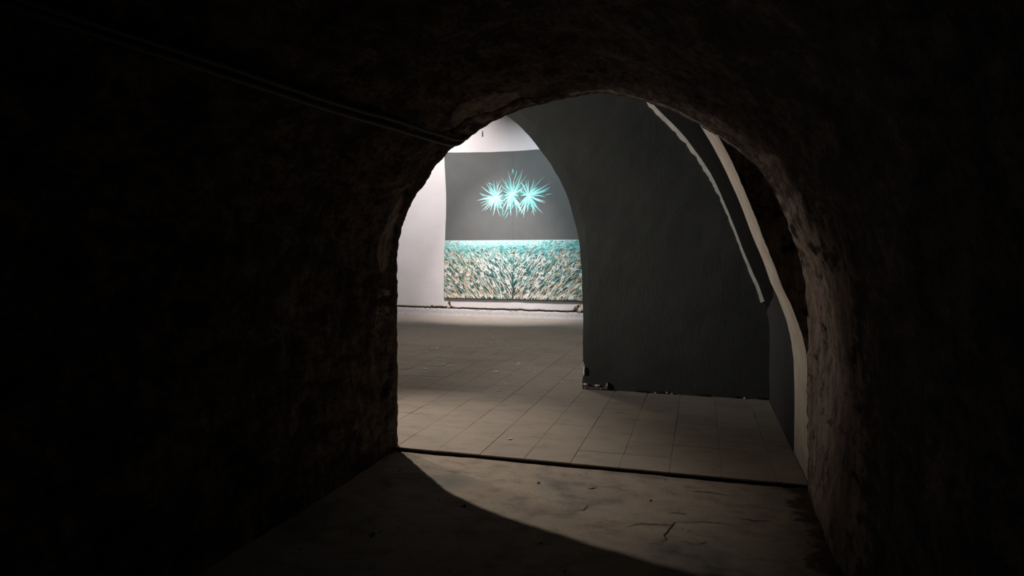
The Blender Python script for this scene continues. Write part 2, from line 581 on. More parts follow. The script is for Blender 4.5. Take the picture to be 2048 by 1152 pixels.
# ================================================================== hall bay: side wall and vault, one painted shell
def build_bay():
    prof = resample(BAY_FULL, .06)
    ys = np.linspace(Y0 + .01, Y1 + .12, 44)
    V = []
    for y in ys:
        for k, (x, z) in enumerate(prof):
            off = fbm(Vector((x * 2.2, y * 2.2, z * 2.2)), 3) * .007
            V.append((x + off, y, z + (off * .5 if z > .2 else 0)))
    n = len(prof)
    F = [(j * n + i, j * n + i + 1, (j + 1) * n + i + 1, (j + 1) * n + i) for j in range(len(ys) - 1) for i in range(n - 1)]
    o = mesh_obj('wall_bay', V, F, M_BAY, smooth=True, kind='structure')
    o['label'] = 'charcoal painted side wall curving up into a pointed vault, with a bare cream band'
    return o


build_bay()


# ================================================================== hall end wall with its tall arch
def build_end_wall():
    fine = resample(PIER, .04)
    right = []
    for x, z in fine:
        jx = fbm(Vector((x * 6, 0, z * 6)), 3) * .006
        if .13 < z < .30: jx += .030 * math.sin((z - .13) / .17 * math.pi) + .012 * fbm(Vector((0, 5, z * 30)), 2)   # chipped arris
        right.append((x + jx, z))
    left = [(-7.3 - x, z) for x, z in reversed(right[:-1])]
    arch = right + left
    T = .62
    V, F = [], []
    cx, cz = -3.65, 0.0
    outer = []
    for x, z in arch:
        a = math.atan2(max(z, 0), x - cx)
        dx, dz = math.cos(a), math.sin(a)
        t = min([v for v in ((XL - cx) / dx if dx < -1e-6 else 1e9, (1.0 - cx) / dx if dx > 1e-6 else 1e9, (ZC - cz) / dz if dz > 1e-6 else 1e9) if v > 0])
        outer.append((cx + dx * t, max(-.01, dz * t)))
    n = len(arch)
    m = 14
    for i in range(n):
        for k in range(m + 1):
            t = (k / m) ** 1.3
            x = arch[i][0] * (1 - t) + outer[i][0] * t
            z = arch[i][1] * (1 - t) + outer[i][1] * t
            dy = fbm(Vector((x * 1.6, 3, z * 1.6)), 3) * .012 if k else 0.004
            V.append((x, Y1 + dy, z))
    for i in range(n - 1):
        for k in range(m):
            a = i * (m + 1) + k
            F.append((a, a + m + 1, a + m + 2, a + 1))
    b0 = len(V)
    for i in range(n):
        V.append((arch[i][0], Y1 + T, arch[i][1])); V.append((outer[i][0], Y1 + T, outer[i][1]))
    for i in range(n - 1):
        F.append((b0 + 2 * i, b0 + 2 * i + 1, b0 + 2 * i + 3, b0 + 2 * i + 2))
        F.append((i * (m + 1), b0 + 2 * i, b0 + 2 * i + 2, (i + 1) * (m + 1)))
    o = mesh_obj('wall_end', V, F, M_DARK, kind='structure')
    o['label'] = 'charcoal painted end wall of the bay with a tall pointed arch opening'
    # unpainted strip where the end wall meets the vault
    strip = resample([p for p in BAY if .87 < p[1] < 3.5], .025)
    Vs, Fs = [], []
    ns = len(strip)
    d = np.gradient(strip, axis=0); d /= np.linalg.norm(d, axis=1)[:, None]
    for i, (x, z) in enumerate(strip):
        nx, nz = -d[i, 1], d[i, 0]           # towards the bay's inside
        if nx > 0: nx, nz = -nx, -nz
        wd = .026 + .020 * np.interp(z, [.9, 1.3, 1.9, 2.5, 3.2], [.6, .15, 0, .6, 1.1]) + .012 * fbm(Vector((0, 2, z * 14)), 4) * np.interp(z, [1.4, 2.4], [.25, 1.3])
        for px, pz, py in ((x + .03, z + .02, Y1 - .008), (x + nx * wd, z + nz * wd, Y1 - .008), (x + nx * wd, z + nz * wd, Y1 + .02)):
            Vs.append((px, py, pz))
    for i in range(ns - 1):
        for k in range(2):
            a = i * 3 + k
            Fs.append((a, a + 1, a + 4, a + 3))
    s = mesh_obj('bare_strip', Vs, Fs, M_STRIP, o)
    s['label'] = 'pale unpainted strip along the vault'
    # broken plaster at the foot of the pier and along the base
    r = random.Random(3)
    def lump(x, z, sx, sz, mat, name):
        bm = bmesh.new()
        bmesh.ops.create_icosphere(bm, subdivisions=2, radius=1)
        for v in bm.verts:
            k = 1 + .5 * fbm(v.co * 1.7 + Vector((x * 9, z * 9, 0)), 3)
            v.co = Vector((v.co.x * sx * k, v.co.y * .018 * k, v.co.z * sz * k))
            v.co += Vector((x, Y1 - .004, z))
        return bm_obj(name, bm, mat, o)
    for x, z, sx, sz in ((-1.215, .02, .04, .024), (-1.165, .012, .05, .018), (-1.10, .02, .03, .022), (-1.05, .014, .04, .02), (-1.00, .03, .02, .035)):
        lump(x, z, sx, sz, M_RUB, 'broken_plaster')
    for x, z, sx, sz in ((-1.228, .055, .03, .009), (-1.10, .05, .03, .008), (-.99, .05, .006, .04), (-1.245, .20, .010, .05)):
        lump(x, z, sx, sz, M_STRIP, 'plaster_edge')
    for x, z, sx, sz in ((-.355, .014, .014, .011), (-.30, .008, .014, .006), (-.47, .008, .014, .006), (.43, .008, .012, .007)):
        lump(x, z, sx, sz, M_CHIP, 'plaster_chip')
    for i in range(9):
        x = r.uniform(-1.0, .6)
        lump(x, .012, r.uniform(.03, .08), .009, M_GAP, 'dark_gap')
    return o


build_end_wall()


# ================================================================== gallery: back wall, plinth, remaining shell
def crack_z(x):
    return .187 + (x + 7.3) * (-.0055) + .012 * fbm(Vector((x * 3.0, 0, 1)), 4) + .006 * fbm(Vector((x * 14, 0, 2)), 3)


def notch(x):
    h = 0
    for c, wl, wr, hh in ((-5.875, .075, .06, .155), (-2.70, .14, .10, .15)):
        t = (x - c) / (wl if x < c else wr)
        if abs(t) < 1: h = max(h, hh * (1 - abs(t) ** .75))
    return h


def build_back():
    xs = np.arange(XL, 1.01, .03)
    zs_n = 40
    V, F = [], []
    for x in xs:
        zb = crack_z(x) + .018 + .008 * fbm(Vector((x * 22, 4, 2)), 3) + notch(x)
        if -6.35 < x < -5.7: zb += max(0, .03 * fbm(Vector((x * 9, 4, 8)), 3) + .012)
        V.append((x, YB + .09, zb))
        for k in range(zs_n + 1):
            t = (k / zs_n) ** 1.6
            z = zb + (ZC - zb) * t
            V.append((x, YB + (fbm(Vector((x * 1.1, 7, z * 1.1)), 3) * .012 if k else 0.006), z))
    m = zs_n + 2
    for i in range(len(xs) - 1):
        for k in range(m - 1):
            a = i * m + k
            F.append((a, a + 1, a + m + 1, a + m))
    o = mesh_obj('wall_back', V, F, M_WHITE, smooth=True, kind='structure')
    o['label'] = 'white plastered back wall carrying the mural'
    # rough brown ground showing in the gap
    V, F = [], []
    for x in xs:
        for z, dy in ((.10, .03), (.18, .05), (.24, .035), (.40, .05)):
            V.append((x, YB + dy + .012 * fbm(Vector((x * 11, z * 11, 1)), 3), z))
    for i in range(len(xs) - 1):
        for k in range(3):
            a = i * 4 + k
            F.append((a, a + 1, a + 5, a + 4))
    g = mesh_obj('exposed_masonry', V, F, M_HOLE, o)
    g['label'] = 'brown ground exposed in the gap above the plinth'
    # dark line of the gap itself
    V, F = [], []
    for x in xs:
        z = crack_z(x)
        hw = .011 + .006 * fbm(Vector((x * 8, 1, 1)), 3)
        for dz in (-.016, hw):
            V.append((x, YB - .006, z + dz))
    F = [(2 * i, 2 * i + 1, 2 * i + 3, 2 * i + 2) for i in range(len(xs) - 1)]
    mesh_obj('gap', V, F, M_GAP, o)
    # plinth
    V, F = [], []
    yp = YB - .035
    for x in xs:
        zt = crack_z(x) - .016 + .006 * fbm(Vector((x * 18, 4, 5)), 3)
        for y, z in ((yp - .012, -.005), (yp, .03), (yp, zt * .6), (yp + .004, zt - .012), (yp + .014, zt), (YB + .05, zt + .004)):
            V.append((x, y + fbm(Vector((x * 5, z * 5, 8)), 3) * .004, z))
    for i in range(len(xs) - 1):
        for k in range(5):
            a = i * 6 + k
            F.append((a, a + 1, a + 7, a + 6))
    p = mesh_obj('baseboard_back', V, F, M_PLINTH, smooth=True, kind='structure')
    p['label'] = 'low grey-white plinth below the dark gap of the back wall'
    r = random.Random(11)
    def lump(x, z, sx, sz, mat, name, par, dy=-.005, sy=.03):
        bm = bmesh.new()
        bmesh.ops.create_icosphere(bm, subdivisions=2, radius=1)
        for v in bm.verts:
            k = 1 + .55 * fbm(v.co * 1.6 + Vector((x * 9, z * 9, 0)), 3)
            v.co = Vector((v.co.x * sx * k, v.co.y * sy * k, v.co.z * sz * k)) + Vector((x, YB + dy, z))
        return bm_obj(name, bm, mat, par)
    for x, z, sx, sz in ((-5.905, .225, .035, .05), (-5.87, .20, .03, .03), (-2.655, .225, .05, .05), (-2.68, .185, .06, .02)):
        lump(x, z, sx, sz, M_CHIP, 'plaster_chunk', o, .005)
    for x, z, sx, sz in ((-5.84, .22, .025, .05), (-5.87, .31, .03, .035), (-2.76, .25, .05, .05), (-6.15, .215, .09, .018), (-6.32, .23, .05, .012), (-5.72, .19, .09, .012)):
        lump(x, z, sx, sz, M_HOLE, 'broken_plaster', o, .012)
    for k in range(16):
        x = r.uniform(-7.2, -2.6)
        lump(x, crack_z(x) - .022, r.uniform(.02, .06), .008, M_CHIP, 'plaster_edge', p, -.026, .012)
    # small stain high on the wall
    V = [(-5.03, YB - .009, 4.28), (-5.0, YB - .009, 4.30), (-5.005, YB - .009, 4.42), (-5.02, YB - .009, 4.44), (-5.03, YB - .009, 4.36)]
    mesh_obj('stain', V, [(0, 1, 2, 3, 4)], M_SEAM, o)
    return o


build_back()


def quad_wall(name, pts, mat, label):
    o = mesh_obj(name, pts, [(0, 1, 2, 3)], mat, kind='structure')
    o['label'] = label
    return o


YE = Y1 + .62
quad_wall('wall_gallery_left', [(XL, YE, 0), (XL, YB + .1, 0), (XL, YB + .1, ZC), (XL, YE, ZC)], M_WHITE, 'white left wall of the gallery')
quad_wall('wall_gallery_right', [(1.0, YE, 0), (1.0, YB + .1, 0), (1.0, YB + .1, ZC), (1.0, YE, ZC)], M_DARK, 'dark right wall of the gallery')
quad_wall('ceiling_gallery', [(XL, Y0, ZC), (1.9, Y0, ZC), (1.9, YB + .1, ZC), (XL, YB + .1, ZC)], M_DARK, 'dark gallery ceiling')
quad_wall('wall_hall_left', [(XL, Y0, 0), (XL, YE, 0), (XL, YE, ZC), (XL, Y0, ZC)], M_DARK, 'dark left wall of the hall')


# ================================================================== tiled floor
def build_tiles():
    V = [(XL, Y0 + .02, -.2), (1.0, Y0 + .02, -.2), (1.0, YB + .1, -.2), (XL, YB + .1, -.2)]
    V += [(x, y, -.0032) for x, y, z in V]
    F = [(3, 2, 1, 0), (4, 5, 6, 7), (0, 1, 5, 4), (1, 2, 6, 5), (2, 3, 7, 6), (3, 0, 4, 7)]
    base = mesh_obj('floor', V, F, M_GROUT, kind='structure')
    base['label'] = 'floor of square beige stone tiles, one step above the passage'
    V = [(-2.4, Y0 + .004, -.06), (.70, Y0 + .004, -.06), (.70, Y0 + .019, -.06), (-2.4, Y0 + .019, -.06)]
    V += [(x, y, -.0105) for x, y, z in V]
    e = mesh_obj('riser_shade_1', V, [(3, 2, 1, 0), (4, 5, 6, 7), (0, 1, 5, 4), (1, 2, 6, 5), (2, 3, 7, 6), (3, 0, 4, 7)], M_GAP, kind='structure')  # added strip, coloured dark for the shade below the tile edge
    e['label'] = 'riser strip painted dark as the shade under the front edge of the tiles'
    T, G = .3445, .0030
    cols = [.132 + T * k for k in range(-29, 3)]
    rows = [Y0, 4.866] + [4.866 + T * k for k in range(1, 29)]
    rows = [y for y in rows if y < YB - .05] + [YB - .02]
    cache = {}

    def box(w, d):
        c, h = .0012, .010
        x, y = w / 2, d / 2
        V = [(-x, -y, -h), (x, -y, -h), (x, y, -h), (-x, y, -h), (-x, -y, -c), (x, -y, -c), (x, y, -c), (-x, y, -c),
             (-x + c, -y + c, 0), (x - c, -y + c, 0), (x - c, y - c, 0), (-x + c, y - c, 0)]
        F = [(8, 9, 10, 11)]
        for a in (0, 4):
            for k in range(4):
                F.append((a + k, a + (k + 1) % 4, a + 4 + (k + 1) % 4, a + 4 + k))
        return V, F

    def tile_mesh(w, d):
        key = (round(w, 3), round(d, 3))
        if key not in cache:
            me = bpy.data.meshes.new('tile')
            V, F = box(w, d)
            me.from_pydata(V, [], F); me.update()
            me.materials.append(M_TILE)
            cache[key] = me
        return cache[key]

    SV, SF = [], []
    r = random.Random(5)
    count = 0
    for y0, y1 in zip(rows[:-1], rows[1:]):
        for x0 in cols:
            x1 = x0 + T
            if x0 < XL: x0 = XL
            if x1 > .665: x1 = .665 if y0 < Y1 else min(x1, .99)
            if x1 - x0 < .03 or x1 < XL: continue
            w, d = x1 - x0 - G, y1 - y0 - G * .55
            cx, cy = (x0 + x1) / 2, (y0 + y1) / 2
            seen = cx > -.503 * cy - .45 and (cx < -.12 * cy if cy > Y1 + .4 else True) and cy < 9.8
            dz = r.uniform(-.0012, .0012)
            rx, ry = r.uniform(-.0022, .0022), r.uniform(-.0022, .0022)
            if seen:
                o = bpy.data.objects.new('tile', tile_mesh(w, d))
                o.location = (cx, cy, dz); o.rotation_euler = (rx, ry, r.uniform(-.002, .002))
                o.parent = base
                COL.objects.link(o)
                count += 1
            else:
                b = len(SV)
                V, F = box(w + G - .0012, d)
                SV += [(vx + cx, vy + cy, vz + dz * .3) for vx, vy, vz in V]
                SF += [tuple(i + b for i in f) for f in F]
    mesh_obj('far_tiles', SV, SF, M_TILE, base, kind='stuff')
    print('single tiles', count)
    return base


build_tiles()


# ================================================================== the mural
MX = -4.25                                 # centre seam
YC = YB - .032                             # canvas front


def paint_mesh(name, polys, parent, kind=None, thick=.0):
    """polys: list of (verts2d [(x,z)], faces, colour, layer)"""
    V, F, C = [], [], []
    for vs, fs, col, layer in polys:
        b = len(V)
        for k, (x, z) in enumerate(vs):
            V.append((x, YC - .001 - layer, z))
            C.append(col[k] if isinstance(col, list) else col)
        F += [tuple(i + b for i in f) for f in fs]
    o = mesh_obj(name, V, F, M_PAINT, parent, kind=kind)
    a = o.data.color_attributes.new('paint', 'FLOAT_COLOR', 'POINT')
    a.data.foreach_set('color', np.array([(*c, 1) for c in C], dtype=np.float32).ravel())
    return o


def blade(p, q, w, bend, n=5, tip=.15):
    """tapering curved stroke from p to q"""
    p = np.array(p, float); q = np.array(q, float)
    d = q - p
    L = np.linalg.norm(d) + 1e-9
    nv = np.array([-d[1], d[0]]) / L
    vs = []
    for k in range(n + 1):
        t = k / n
        c = p + d * t + nv * bend * L * 4 * t * (1 - t)
        wd = w * (tip + (1 - tip) * (1 - abs(2 * t - .7) ** 1.6 if t > .35 else 1 - (1 - t / .35) ** 2 * .6))
        wd = max(wd, w * .12)
        vs += [tuple(c + nv * wd), tuple(c - nv * wd)]
    fs = [(2 * k, 2 * k + 1, 2 * k + 3, 2 * k + 2) for k in range(n)]
    return vs, fs


def leaf(p, q, w, bend, n=7):
    """straight sided leaf with a pointed tip; three vertices across: edge, midrib, edge"""
    p = np.array(p, float); q = np.array(q, float)
    d = q - p
    L = np.linalg.norm(d) + 1e-9
    nv = np.array([-d[1], d[0]]) / L
    vs = []
    for k in range(n + 1):
        t = k / n
        c = p + d * t + nv * bend * L * 4 * t * (1 - t)
        wd = w * min(1, .30 + 2.6 * t) * (1 if t < .5 else max(.10, ((1 - t) / .5) ** .75))
        vs += [tuple(c + nv * wd), tuple(c), tuple(c - nv * wd)]
    fs = []
    for k in range(n):
        a = 3 * k
        fs += [(a, a + 1, a + 4, a + 3), (a + 1, a + 2, a + 5, a + 4)]
    return vs, fs


def ragged_panel(name, outline, mat, parent, depth=.016):
    n = len(outline)
    V = [(x, YC, z) for x, z in outline] + [(x, YC + depth, z) for x, z in outline]
    F = [tuple(range(n))] + [(i, (i + 1) % n, n + (i + 1) % n, n + i) for i in range(n)]
    o = mesh_obj(name, V, F, mat, parent)
    bm = bmesh.new(); bm.from_mesh(o.data)
    bmesh.ops.recalc_face_normals(bm, faces=bm.faces[:])
    bm.to_mesh(o.data); bm.free()
    return o


def mural():
    t = empty('mural', (MX, YB - .005, .4), 'wide mural with turquoise spiky blooms on grey above a dense flower meadow', 'mural')
    par = t

    def P(o):
        o.parent = t
        o.matrix_parent_inverse = t.matrix_basis.inverted()
        return o
    bpy.context.view_layer.update()
    # grey upper canvases with their hand-cut edges
    le = resample([(-5.965, 1.815), (-5.955, 2.15), (-5.940, 2.45), (-5.938, 2.9), (-5.955, 3.3), (-5.985, 3.75), (-5.985, 3.945)], .12)
    wob = lambda p, s: [(x + .006 * fbm(Vector((x * 4, z * 4, s)), 2), z + .006 * fbm(Vector((x * 4, z * 4, s + 5)), 2)) for x, z in p]
    top_l = resample([(-5.985, 3.945), (-5.3, 3.925), (-4.8, 3.905), (MX - .003, 3.905)], .12)[1:]
    upper_l = wob(list(le) + list(top_l[:-1]), 1) + [(MX - .0016, 3.905), (MX - .0016, 1.815)]
    re = [(-2.53, 3.87), (-2.56, 3.0), (-2.55, 2.3), (-2.53, 1.815)]
    upper_r = [(MX + .0016, 1.815), (MX + .0016, 3.905)] + wob([(-4.0, 3.91), (-3.7, 3.92), (-3.3, 3.90), (-2.9, 3.885)], 3) + re
    for pts in (upper_l, upper_r):
        P(ragged_panel('grey_canvas', pts, M_CANVAS, None))
    # meadow canvases
    lo_l = [(-5.995, .405), (-5.99, 1.0), (-5.985, 1.8155), (MX - .0016, 1.8155), (MX - .0016, .40)] + wob([(-4.8, .398), (-5.4, .402)], 2)
    lo_r = [(MX + .0016, .40), (MX + .0016, 1.8155), (-2.51, 1.8155), (-2.50, 1.0), (-2.50, .385)] + wob([(-2.9, .388), (-3.5, .395)], 4)
    M_MEADOW = NT('meadow_ground', .75, .2)
    p = M_MEADOW.sep()
    n = M_MEADOW.noise(7, 6, .7, (1, 1, 2.0))
    zz = M_MEADOW.math('ADD', M_MEADOW.math('MULTIPLY', p[2], 1 / 1.45), M_MEADOW.math('MULTIPLY_ADD', n, .24, -.39))
    M_MEADOW.color(M_MEADOW.ramp(zz, [(.05, (.022, .045, .045)), (.40, (.035, .11, .105)), (.62, (.05, .19, .18)), (.80, (.10, .42, .42)), (.95, (.42, .78, .77))]))
    for pts in (lo_l, lo_r):
        P(ragged_panel('meadow_canvas', pts, M_MEADOW.m, None))
    r = random.Random(21)
    X0, X1, Z0, Z1 = -5.985, -2.51, .425, 1.808
    polys = []
    lay = [0.0]

    def add(vs, fs, col):
        lay[0] += 1
        vs = [(min(max(x, X0), X1), min(max(z, Z0), Z1)) for x, z in vs]
        polys.append((vs, fs, col, 5e-4 + 4e-6 * int(lay[0] / 7)))
    # horizon: bright line, then dabs of turquoise and white fading downwards
    for k in range(70):
        x, x2 = X0 + (X1 - X0) * k / 70, X0 + (X1 - X0) * (k + 1) / 70
        add([(x, 1.793 + r.uniform(-.003, .003)), (x2, 1.794), (x2, 1.807), (x, 1.807)], [(0, 1, 2, 3)], (.92, .96, .93) if r.random() < .8 else (.7, .85, .83))
    for k in range(1500):
        u = r.random() ** 1.5
        z = Z1 - .012 - u * .46
        x = r.uniform(X0, X1)
        left = (x - X0) / (X1 - X0)
        L = r.uniform(.02, .075) * (.7 + u)
        cc = r.random()
        hi = (.50, .88, .86) if left < .60 + r.uniform(0, .2) else r.choice([(.10, .43, .48), (.07, .33, .38), (.20, .58, .62)])
        if u < .20 and left < .12 and cc < .45: col = r.choice([(.20, .12, .08), (.10, .28, .27), (.34, .22, .15)])
        elif u < .22 and left < .75: col = hi if cc < .65 else ((.75, .93, .90) if cc < .88 else (.22, .62, .60))
        elif cc < .36: col = tuple(v * .8 for v in hi)
        elif cc < .58: col = (.09, .36, .36)
        elif cc < .72: col = (.05, .16, .16)
        elif cc < .80: col = (.32, .20, .13)
        elif cc < .90: col = (.70, .74, .70)
        else: col = (.38, .44, .42)
        a = r.uniform(-.5, .5) + (0.5 if left > .5 else -.5) * u
        s = 1 if r.random() < .5 else -1
        add(*blade((x, z), (x + s * L * math.cos(a), z + s * L * math.sin(a)), r.uniform(.005, .013), r.uniform(-.1, .1), 3, .3), col)
    # leaves and stems
    for layer in range(4):
        N = (520, 620, 1000, 760)[layer]
        for k in range(N):
            v = r.random() ** .85
            z = Z0 + v * (1.12 if layer != 3 else 1.02)
            if r.random() < .13: z = Z0 + r.uniform(-.03, .05)
            x = r.uniform(X0, X1)
            side = (x - MX) / 1.74
            s = 1 if x > MX else -1
            near = min(1, abs(side))
            ang = math.radians(r.gauss(58 - 20 * near, 11) if s < 0 else r.gauss(50 - 14 * near, 12))
            L = r.uniform(.08, .22) * (1.15 - .45 * v)
            q = (x + s * L * math.cos(ang), z + L * math.sin(ang))
            if (q[0] - MX) * s < 0: continue
            cc = r.random()
            if layer == 0:
                col = [(.03, .085, .08), (.05, .20, .19), (.045, .13, .12), (.10, .38, .36)][int(cc * 4)]
                wd = r.uniform(.010, .020)
            elif layer == 1:
                col = [(.05, .22, .20), (.05, .12, .11), (.26, .15, .08), (.50, .54, .48), (.08, .36, .34)][int(cc * 5)]
                wd = r.uniform(.005, .009)
            else:
                edge = near > .45 or v < .22
                col = ((.68, .46, .26) if cc < .20 else (.84, .71, .54) if cc < .58 else (.90, .87, .80)) if edge else \
                    ((.92, .89, .84) if cc < .68 else (.86, .76, .62) if cc < .88 else (.55, .66, .62))
                if r.random() < .05: col = (.34, .19, .10)
                wd = r.uniform(.0036, .0064)
            bend = r.uniform(.07, .22) * (1 if s < 0 else -1) * (-1)
            if s < 0: bend = -abs(bend) * .7
            else: bend = abs(bend) * 1.1
            add(*blade((x, z), q, wd, bend, 5, .2), col)
    # a few larger teal leaves at the right, pale ones scattered
    for k in range(46):
        x = r.uniform(X0, X1) if k < 18 else r.uniform(-3.5, X1)
        z = r.uniform(.5, 1.45)
        a = r.uniform(.1, .9) * (1 if x > MX else -1) + (0 if x > MX else math.pi)
        L = r.uniform(.06, .10)
        add(*blade((x, z), (x + L * math.cos(a), z + L * math.sin(a)), .014, .05, 4, .1), r.choice([(.10, .42, .40), (.16, .52, .50), (.07, .30, .30)]))
    # far small blossoms
    for k in range(190):
        v = r.random()
        z = 1.0 + v * .70
        x = r.uniform(X0, X1)
        w_ = .026 - .014 * v
        n_ = 5
        a0 = r.random() * 6
        vs = [(x + w_ * (1.25 if i % 2 == 0 else .55) * math.cos(a0 + i * math.pi / n_) * 1.1, z + w_ * (.75 if i % 2 == 0 else .4) * math.sin(a0 + i * math.pi / n_)) for i in range(2 * n_)]
        add([(x, z)] + vs, [(0, 1 + i, 1 + (i + 1) % (2 * n_)) for i in range(2 * n_)], (.86, .88, .84) if r.random() < .75 else (.55, .80, .78))
    P(paint_mesh('painted_meadow', polys, None, kind='stuff'))
    # big white flowers, each with dark eye
    fl = [(140, 610), (245, 620), (405, 620), (410, 675), (310, 580), (425, 550), (605, 635), (825, 660), (940, 710), (245, 725), (460, 750), (310, 795), (135, 805), (585, 800), (770, 770), (540, 715), (910, 855), (490, 830), (585, 910), (1060, 630), (1180, 660), (1170, 555), (1410, 655), (1510, 590), (1675, 640), (1560, 510), (1790, 525), (1540, 715), (1340, 770), (1085, 790), (1225, 840), (1200, 905), (1505, 870), (1650, 805), (1685, 885), (1745, 755), (1775, 920), (1900, 620), (1905, 790), (90, 520), (790, 550), (915, 565), (720, 495), (600, 490), (920, 410), (1095, 365), (1210, 400), (1440, 400), (1590, 370), (1320, 420), (1500, 430), (660, 385), (540, 430), (335, 910), (980, 790)]
    meshes = []
    for kind in range(4):
        rr = random.Random(kind + 40)
        n_ = (6, 5, 6, 5)[kind]
        vs, fs, cs = [(0, 0)], [], [(.05, .07, .07)]
        a0 = rr.random()
        ring = []
        for i in range(n_):
            a = a0 + i * 2 * math.pi / n_ + rr.uniform(-.12, .12)
            L = rr.uniform(.85, 1.1)
            b = len(vs)
            hw = .22
            pts = [(.16, -.12), (.55 * L, -hw * .75), (.8 * L, -hw * .55), (L, 0), (.8 * L, hw * .55), (.55 * L, hw * .75), (.16, .12)]
            vs += [(x * math.cos(a) - y * math.sin(a), x * math.sin(a) + y * math.cos(a)) for x, y in pts]
            cs += [(.82, .90, .88)] + [(.95, .96, .94)] * 5 + [(.82, .90, .88)]
            fs.append(tuple(range(b, b + 7)))
        b = len(vs)
        for i in range(8):
            vs.append((.17 * math.cos(i * math.pi / 4), .17 * math.sin(i * math.pi / 4))); cs.append((.05, .08, .08))
        me = bpy.data.meshes.new('painted_flower')
        me.from_pydata([(x, 0, z * .82) for x, z in vs[:b]] + [(x, -.01, z * .82) for x, z in vs[b:]], [], fs + [tuple(range(b, b + 8))])
        me.update()
        a = me.color_attributes.new('paint', 'FLOAT_COLOR', 'POINT')
        a.data.foreach_set('color', np.array([(*c, 1) for c in cs], dtype=np.float32).ravel())
        me.materials.append(M_PAINT)
        meshes.append(me)
    sx = 3.39 / 1860.
    for k, (a, b) in enumerate(fl):
        x = -5.99 + (a - 65) * sx
        z = 1.815 - (b - 133) * (1.355 / 800.)
        o = bpy.data.objects.new('painted_flower', meshes[k % 4])
        COL.objects.link(o)
        sc = (.062 if b > 480 else .045) * r.uniform(.85, 1.12)
        o.location = (x, YC - .0060, z); o.scale = (sc, .06 * sc, sc); o.rotation_euler = (0, r.uniform(-.5, .5), 0)
        P(o)
    # the three turquoise rosettes (millimetres from the seam, and height)
    A = [(-417, 2828), (-395, 3236), (-307, 3240), (-610, 3186), (-791, 3100), (-827, 2940), (-891, 2763), (-827, 2697), (-791, 2626), (-770, 2514), (-706, 2517), (-557, 2510), (-501, 2395), (-438, 2541), (-311, 2372), (-207, 2470), (-207, 2790), (-600, 3041), (-536, 3039), (-234, 3017), (-656, 2801), (-290, 3086), (-234, 2911), (-179, 2736), (-332, 2579), (-248, 2504), (-660, 2700), (-470, 2640), (-620, 2880), (-480, 3060)]
    B = [(-26, 2892), (-123, 3454), (236, 3474), (352, 3357), (-297, 3306), (-186, 3249), (-137, 3268), (-304, 3119), (-248, 2984), (345, 3133), (298, 3009), (188, 3092), (-311, 2839), (-290, 2698), (-228, 2390), (-165, 2509), (-47, 2387), (92, 2345), (-12, 2559), (222, 2462), (181, 2648), (140, 2848), (263, 2422), (-95, 2601), (29, 3262), (-276, 2511), (-60, 3180), (90, 2700), (120, 3010), (-200, 2800)]
    Cc = [(380, 2862), (373, 3218), (516, 3246), (766, 3290), (873, 3124), (886, 3032), (799, 2799), (792, 2707), (786, 2668), (590, 2574), (725, 2427), (563, 2463), (516, 2365), (495, 2609), (339, 2454), (195, 2410), (112, 2458), (112, 2544), (256, 2336), (188, 3178), (263, 3056), (332, 3054), (181, 2847), (167, 2966), (400, 2644), (644, 2940), (640, 2760), (600, 3050), (300, 2640), (250, 2760), (480, 3010)]
    F = [(-5, 3509, -33, 3337), (-5, 3509, 12, 3345), (98, 3446, -5, 3157), (-109, 2481, -214, 2297), (779, 2851, 973, 2879), (631, 2888, 900, 2966), (-827, 2940, -664, 2814), (-610, 3186, -430, 3070), (188, 3178, 330, 2990)]
    lb = 0
    for R in (A, Cc, B):
        cx, cz = MX + R[0][0] / 1000, R[0][1] / 1000
        pl = []
        tips = R[1:]
        extra = []
        for tx, tz in tips + tips:
            f = r.uniform(.45, .85)
            extra.append((R[0][0] + f * (tx - R[0][0]) + r.uniform(-110, 110), R[0][1] + f * (tz - R[0][1]) + r.uniform(-110, 110)))
        for j, (tx, tz) in enumerate(extra + tips):
            ln = j >= len(extra)
            q = (MX + tx / 1000, tz / 1000)
            vs, fs = leaf((cx, cz), q, r.uniform(.011, .0165) if ln else r.uniform(.007, .013), r.uniform(-.07, .07))
            g = r.random()
            if ln: edge, midc = ((.16, .55, .54), (.34, .80, .77)) if g < .5 else ((.24, .66, .64), (.52, .88, .86))
            else: edge, midc = ((.05, .26, .27), (.12, .46, .46)) if g < .55 else ((.14, .50, .49), (.30, .76, .73))
            if tz > 3230: edge, midc = tuple(v * .62 for v in edge), tuple(v * .62 for v in midc)
            cols = []
            for k in range(8):
                h = max(0, 1 - k / 7 * 4.0) * .6
                mk = lambda c: tuple(v * (1 - h) + h * t for v, t in zip(c, (.60, .88, .86)))
                cols += [mk(edge), mk(midc), mk(tuple(.5 * (u + v) for u, v in zip(edge, midc)))]
            lb += 1
            pl.append((vs, fs, cols, .001 + lb * 1e-5))
        P(paint_mesh('painted_bloom', pl, None))
    for k in range(16):
        xa, za = r.uniform(-420, 560), r.uniform(2560, 2760)
        F.append((xa, za, xa + r.uniform(-170, 170), za - r.uniform(60, 250)))
    for (a, b, c, d) in F:
        vs, fs = blade((MX + a / 1000, b / 1000), (MX + c / 1000, d / 1000), .009, .03, 5, .2)
        P(paint_mesh('painted_leaf', [(vs, fs, (.20, .60, .58), .0042)], None))
    return t


mural()

